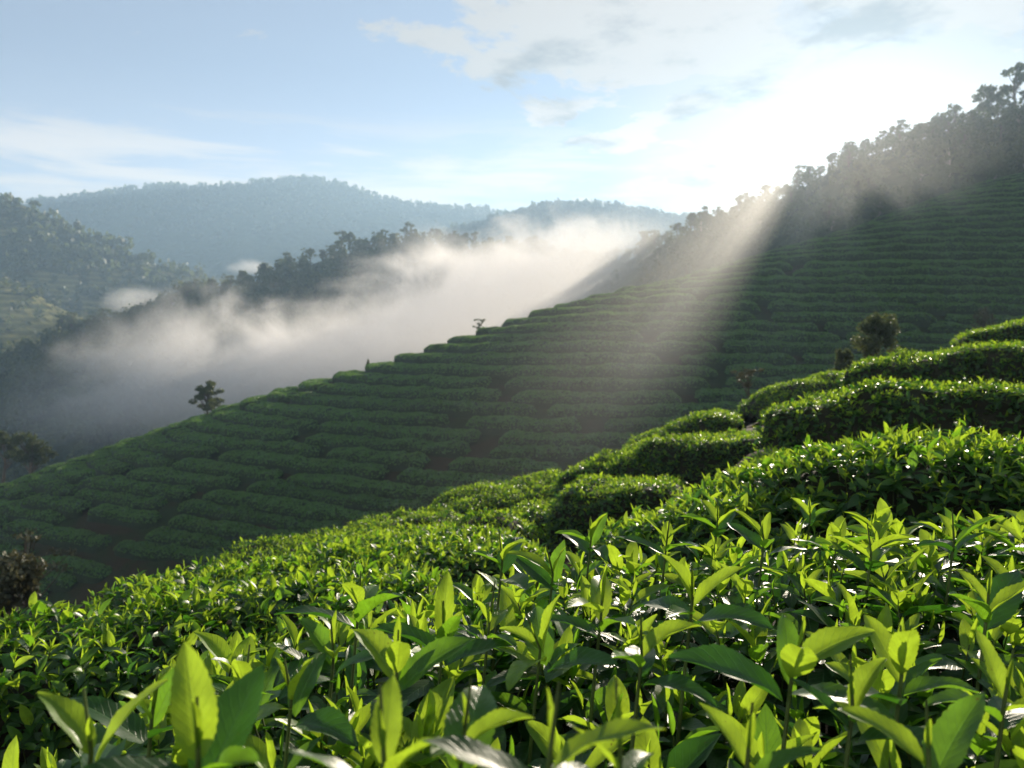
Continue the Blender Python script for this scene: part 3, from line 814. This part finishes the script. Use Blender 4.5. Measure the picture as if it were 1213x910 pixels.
h1 = ridge('left_hill', [(-420, 200, 620), (-200, 222, 630), (-60, 234, 640), (0, 239, 640), (30, 243, 640), (70, 262, 645), (110, 283, 650), (170, 309, 660), (230, 330, 680), (300, 352, 690), (420, 380, 700)],
           210, -80, 200, M_W2, 'left hill with lighter terraced patches below the mountain', 7, 65, prof=1.2, noise_seed=13.0)
m2 = ridge('mountain', [(420, 318, 1190), (500, 288, 1200), (560, 268, 1210), (610, 253, 1220), (660, 244, 1230), (700, 244, 1240), (740, 248, 1245), (790, 258, 1250), (860, 268, 1260), (1000, 270, 1270), (1200, 255, 1290), (1500, 230, 1300)],
           380, -60, 300, M_W4, 'lower blue mountain in the centre beyond the mist', 10, 110, prof=1.15, cat='mountain', noise_seed=21.0)
m1 = ridge('mountain', [(-500, 262, 1500), (-200, 250, 1500), (30, 243, 1500), (100, 235, 1510), (180, 222, 1520), (260, 226, 1530), (300, 219, 1540), (350, 212, 1550), (390, 217, 1560), (450, 237, 1570), (510, 247, 1580), (545, 246, 1600), (590, 253, 1620), (700, 270, 1650), (900, 280, 1700), (1300, 270, 1750)],
           480, -60, 400, M_W4, 'highest blue mountain on the left, farthest away', 14, 140, prof=1.15, cat='mountain', noise_seed=31.0)
mb = MB(); gx = np.linspace(-3200, 3200, 60); gy = np.linspace(-400, 4200, 60); XX, YY = np.meshgrid(gx, gy)
mb.add(np.stack([XX, YY, -66 + 3 * vnoise(np.stack([XX, YY, XX * 0], -1) / 150)], -1), grid_faces(60, 60)[:, ::-1])
struct(mb.build('valley_floor', [M_W1]), 'dark wooded valley floor under the mist', 'ground')

# skyline fuzz and canopies on the far slopes: nobody could count them
def canopy(name, Pn, rows, n, h, leaf, per, tmax, label, pw=1.6, mat_=None):
    mb = MB()
    s = rng.random(n); t = rng.random(n) ** pw * tmax
    i = (s * (Pn.shape[0] - 1)).astype(int); j = ((1 - t) * (rows - 1)).astype(int)
    b = Pn[i, j] + rng.normal(0, 1, (n, 3)) * np.array([h * .6, h * .4, 0])
    hh = h * rng.uniform(0.55, 1.25, n)
    c = np.repeat(b, per, 0); H = np.repeat(hh, per)
    q = norm(rng.normal(size=(n * per, 3))) * rng.random((n * per, 1)) ** 0.4
    p = c + q * np.stack([H * .38, H * .38, H * .45], 1) + np.stack([0 * H, 0 * H, H * .5], 1)
    quads(mb, p, leaf, asp=0.8)
    o = mb.build(name, [mat_ or M_TREE])
    tag(o, label, 'forest', kind='stuff')
canopy('forest', m1, 46, 3600, 13, 3.2, 14, 0.35, 'unbroken forest covering the highest blue mountain', 2.2)
canopy('forest', m2, 46, 2600, 11, 2.7, 14, 0.4, 'unbroken forest covering the lower blue mountain', 2.2)
canopy('forest', h1, 46, 1900, 10, 2.0, 16, 0.7, 'forest patches on the left hill', 1.4)
canopy('forest', h2, 46, 520, 7, 1.3, 18, 0.8, 'scattered woodland on the lower left hill', 1.2)
canopy('forest', mid, 46, 2400, 8, 0.8, 60, 0.85, 'close packed trees clothing the wooded middle ridge', 1.2)
canopy('forest', right, 46, 2200, 3.8, 0.40, 60, 0.9, 'undergrowth and saplings covering the forested right ridge', 1.0)

# individual trees of the two nearer ridges
KINDS = [('airy', 9.5, 21), ('tall', 9.5, 22), ('round', 7.0, 23), ('airy', 8.0, 24), ('umbrella', 7.0, 25), ('round', 9.0, 26), ('tall', 10.5, 27)]
def ridge_tree(Pn, u, t, ki, sc, label, group, fol=None, pale=False, dz=0.0):
    tab = np.array([pix(p)[0] for p in Pn[:, 45]])
    i = int(np.clip(np.searchsorted(tab, u), 0, len(tab) - 1)); j = int(round((1 - t) * 45))
    loc = Pn[i, j] + np.array([0, 0, dz])
    k_, h_, sd_ = KINDS[ki]
    return plant_tree('forest_tree', k_, h_, sd_, loc, label, 'tree', group, leaf=0.40, nq=620, fol=fol, bark=M_PALE if pale else M_BARK, rz=random.uniform(0, 6.28), sc=sc)
GR = 'trees along the crest of the right ridge'
CREST_TREES = [(762, 3, 1.05, 'dark tree with open crown rising from mist at the left end of the right ridge'), (775, 0, .7, 'lower tree beside the leftmost open crowned ridge tree'),
  (822, 5, .85, 'full dark tree on the lower crest, second cluster from the mist'), (836, 2, .75, 'small tree touching the right side of the full dark crest tree'),
  (905, 4, .95, 'thin umbrella tree silhouetted on the crest where the light beam starts'), (945, 6, .75, 'slender tree at the top of the light beam'), (958, 3, .7, 'short tree just right of the slender one above the beam'),
  (1000, 4, .75, 'sun bleached umbrella tree left of the glare'), (1022, 1, .65, 'tall tree burning out in the glare behind the ridge'), (1046, 4, .9, 'wide crowned orange rimmed tree inside the sun glare'), (1064, 0, .85, 'orange rimmed tree at the right of the glare'),
  (1090, 2, 1.0, 'round dark tree just right of the sun glare'), (1110, 5, .8, 'dense tree between the glare and the big crest tree'), (1168, 3, 1.35, 'big spreading tree highest on the right ridge'), (1180, 6, .9, 'tree tucked behind the big spreading crest tree'),
  (1197, 6, 1.45, 'tallest thin tree poking into the sky at the right edge'), (1130, 0, .8, 'rounded tree left of the big spreading crest tree')]
for u, ki, sc, lb in CREST_TREES: ridge_tree(right, u, 0.0, ki, sc, lb, GR)
for q in range(34):
    u = 745 + q * 14 + random.uniform(-5, 5)
    ridge_tree(right, u, random.uniform(0.0, 0.10), random.choice([0, 2, 5, 1, 3]), random.uniform(0.4, 0.7), 'small bushy tree in the ragged crest line of the right ridge', 'small trees in the right ridge crest line')
for q in range(90):
    u = random.uniform(760, 1235); t = random.uniform(0.10, 0.8)
    pale = random.random() < 0.3
    ridge_tree(right, u, t, random.choice([0, 1, 2, 3, 5, 6]), random.uniform(0.4, 0.78),
               'pale trunked tree on the shaded face of the right ridge' if pale else 'dark leafy tree on the shaded face of the right ridge',
               'pale trunked trees on the right ridge face' if pale else 'dark trees on the right ridge face', pale=pale)
for q in range(64):
    u = 60 + q * 10.6 + random.uniform(-4, 4)
    ridge_tree(mid, u, random.uniform(0, 0.03), random.choice([0, 1, 2, 3, 5, 6]), random.uniform(0.75, 1.3),
               'hazy tree in the uneven crest line of the wooded middle ridge', 'crest line trees of the wooded middle ridge')

# ------------------------------------------------------------------ air: haze, mist, shaft-shaped mist, added glare veil
bm_v = np.array([[x, y, z] for x in (-2600, 2600) for y in (-60, 2300) for z in (-72, 372)], float)
mb = MB(); mb.add(bm_v, [[0, 1, 3, 2], [4, 6, 7, 5], [0, 4, 5, 1], [2, 3, 7, 6], [0, 2, 6, 4], [1, 5, 7, 3]])
m, t = mat('haze_air')
pv = t.n('ShaderNodeVolumePrincipled', ins={'Color': (0.48, 0.69, 0.92, 1), 'Density': 0.00043, 'Anisotropy': 0.30})
aer = t.n('ShaderNodeVolumePrincipled', ins={'Color': (1.0, 0.86, 0.72, 1), 'Density': 0.000003, 'Anisotropy': 0.88})   # larger droplets: the glare round the sun
both = t.n('ShaderNodeAddShader'); t.t.links.new(pv.outputs[0], both.inputs[0]); t.t.links.new(aer.outputs[0], both.inputs[1])
out(t, both.outputs[0], vol=True)
hz = mb.build('haze', [m], smooth=False); tag(hz, 'thin morning haze filling the whole valley', 'haze', kind='stuff')

def icosphere(sub=3):
    import bmesh
    b = bmesh.new(); bmesh.ops.create_icosphere(b, subdivisions=sub, radius=1.0)
    me = bpy.data.meshes.new('mist'); b.to_mesh(me); b.free()
    return me
def mist_mat(name, dens, scale, lo, hi, seed, aniso=0.45):
    m, t = mat(name)
    tc = t.n('ShaderNodeTexCoord')
    geo = t.n('ShaderNodeNewGeometry').outputs['Position']
    r = t.vmath('LENGTH', tc.outputs['Object'], out=1)
    fall = t.smooth(r, 1.0, 0.25)
    n = t.noise(t.vmath('ADD', t.vmath('MULTIPLY', geo, (1, 1, 1.35)), (seed * 31.0, seed * 17.0, 0)), scale, 6, 0.58, dist=0.6)
    v = t.math('SUBTRACT', t.math('ADD', n, t.math('MULTIPLY', fall, 0.42)), lo)
    d = t.math('MULTIPLY', t.math('MULTIPLY', t.smooth(v, 0.0, hi), t.smooth(r, 1.0, 0.8)), dens)
    pv = t.n('ShaderNodeVolumePrincipled', ins={'Color': (0.985, 0.965, 0.96, 1), 'Density': d, 'Anisotropy': aniso})
    out(t, pv.outputs[0], vol=True)
    m.cycles.volume_step_rate = 0.6
    return m
sph = icosphere(4)
m, t = mat('valley_mist')
tc = t.n('ShaderNodeTexCoord')
geo = t.n('ShaderNodeNewGeometry').outputs['Position']
so = t.n('ShaderNodeSeparateXYZ', ins={0: tc.outputs['Object']})
r = t.vmath('LENGTH', tc.outputs['Object'], out=1)
big = t.noise(t.vmath('MULTIPLY', geo, (1, 1, 1.5)), 0.018, 3, 0.5, dist=0.5)
fine = t.noise(t.vmath('ADD', t.vmath('MULTIPLY', geo, (1, 1, 1.2)), (40.0, 11.0, 7.0)), 0.055, 7, 0.66, dist=1.2)
lump = t.math('ADD', t.math('MULTIPLY', big, 1.7), t.math('MULTIPLY', fine, 2.0))
prof_ = t.math('SUBTRACT', lump, t.math('MULTIPLY', so.outputs[2], 0.95))
d = t.smooth(prof_, 1.38, 1.98)
d = t.math('MULTIPLY', d, t.smooth(r, 1.0, 0.62))
east = t.smooth(so.outputs[0], -0.95, 0.35, 0.55, 1.0)
pv = t.n('ShaderNodeVolumePrincipled', ins={'Color': (0.99, 0.965, 0.955, 1), 'Density': t.math('MULTIPLY', t.math('MULTIPLY', d, east), 0.041), 'Anisotropy': 0.36})
out(t, pv.outputs[0], vol=True)
m.cycles.volume_step_rate = 0.22
E0, E1 = P(-40, 496, 212), P(800, 272, 268)
cen = (E0 + E1) / 2; axv = norm(E1 - E0); upv = norm(np.array([0, 0, 1.0]) - axv * axv[2]); yv = np.cross(upv, axv)
o = bpy.data.objects.new('mist', sph.copy()); C.objects.link(o); o.data.materials.append(m)
hl = np.linalg.norm(E1 - E0) / 2 * 1.06
o.matrix_world = Matrix([[axv[i] * hl, yv[i] * 36, upv[i] * 30, cen[i]] for i in range(3)] + [[0, 0, 0, 1]])
tag(o, 'white morning mist filling the valley behind the tea hill', 'mist', kind='stuff')
MP = mist_mat('drifting_mist', 0.030, 0.030, 0.66, 0.5, 4)
for (u, v, d, rx, ry, rzz, rt, lb) in [(158, 356, 440, 30, 24, 11, -0.15, 'puff of mist drifting between the left hills and wooded ridge'), (298, 318, 620, 34, 30, 11, 0.0, 'small puff of mist at the foot of the far mountain')]:
    o = bpy.data.objects.new('mist', sph.copy()); C.objects.link(o); o.data.materials.append(MP)
    o.location = tuple(P(u, v, d)); o.scale = (rx, ry, rzz); o.rotation_euler = (0, rt, 0)
    tag(o, lb, 'mist', kind='stuff')

# light shaft put into the shape: a mist prism laid along the sun's direction
Pt = P(953, 204, 256)
nrm_ = np.cross(S, Pt); nrm_ = nrm_ / np.linalg.norm(nrm_)
if nrm_[0] > 0: nrm_ = -nrm_                      # towards the left
wv = np.cross(nrm_, S)
if wv[2] < 0: wv = -wv; nrm_ = nrm_
LEN, WID, DEP = 262.0, 12.0, 6.4
Pt = Pt + wv * 2.6
X0, X1, Y0, Y1 = -1.0, WID, -DEP, DEP
cn = [(x, y, z) for x in (X0, X1) for y in (Y0, Y1) for z in (-LEN, 6.0)]
mb = MB(); mb.add(np.array(cn), [[0, 1, 3, 2], [4, 6, 7, 5], [0, 4, 5, 1], [2, 3, 7, 6], [0, 2, 6, 4], [1, 5, 7, 3]])
m, t = mat('shaft_shaped_mist')
oc = t.n('ShaderNodeSeparateXYZ', ins={0: t.n('ShaderNodeTexCoord').outputs['Object']})
ox, oy, oz = oc.outputs
d = t.math('MULTIPLY', t.smooth(ox, -1.0, 4.0), t.smooth(ox, WID, 3.0))
d = t.math('MULTIPLY', d, t.smooth(t.math('ABSOLUTE', oy), DEP, DEP * 0.6))
d = t.math('MULTIPLY', d, t.math('MULTIPLY', t.smooth(oz, -LEN, -LEN * 0.84, 0.0, 1.0), t.smooth(oz, -40.0, -190.0, 0.0, 1.0)))
nz = t.noise(t.n('ShaderNodeTexCoord').outputs['Object'], 0.05, 4, 0.55)
d = t.math('MULTIPLY', d, t.math('MULTIPLY', t.smooth(nz, 0.2, 0.75, 0.45, 1.2), 0.0088))
stre = t.noise(t.n('ShaderNodeCombineXYZ', ins={0: ox, 1: t.math('MULTIPLY', oy, 0.25), 2: 0.0}).outputs[0], 0.42, 3, 0.6)
d = t.math('MULTIPLY', d, t.smooth(stre, 0.3, 0.66, 0.5, 1.4))        # light streaks of the shaft drawn into the density by noise
pv = t.n('ShaderNodeVolumePrincipled', ins={'Color': (1.0, 0.97, 0.93, 1), 'Density': d, 'Anisotropy': 0.42})
out(t, pv.outputs[0], vol=True)
m.cycles.volume_step_rate = 0.25
bo = mb.build('shaft_shaped_mist', [m], smooth=False)
bo.matrix_world = Matrix(((nrm_[0], wv[0], S[0], Pt[0]), (nrm_[1], wv[1], S[1], Pt[1]), (nrm_[2], wv[2], S[2], Pt[2]), (0, 0, 0, 1)))
m, t = mat('added_glare_veil')  # volume added to imitate the sun's glare over the ridge
r = t.vmath('LENGTH', t.n('ShaderNodeTexCoord').outputs['Object'], out=1)
pv = t.n('ShaderNodeVolumePrincipled', ins={'Color': (1.0, 0.80, 0.62, 1), 'Density': t.math('MULTIPLY', t.smooth(r, 1.0, 0.0), 0.00055), 'Anisotropy': 0.82})
out(t, pv.outputs[0], vol=True)
go = bpy.data.objects.new('mist', sph.copy()); C.objects.link(go); go.data.materials.append(m)
go.location = tuple(P(1040, 185, 80)); go.scale = (20, 26, 13)
tag(go, 'added thin mist veil standing in for sun glare before the right ridge', 'mist', kind='stuff')
tag(bo, 'mist volume shaped as a light shaft slanting from the ridge across the tea hill', 'mist', kind='stuff')
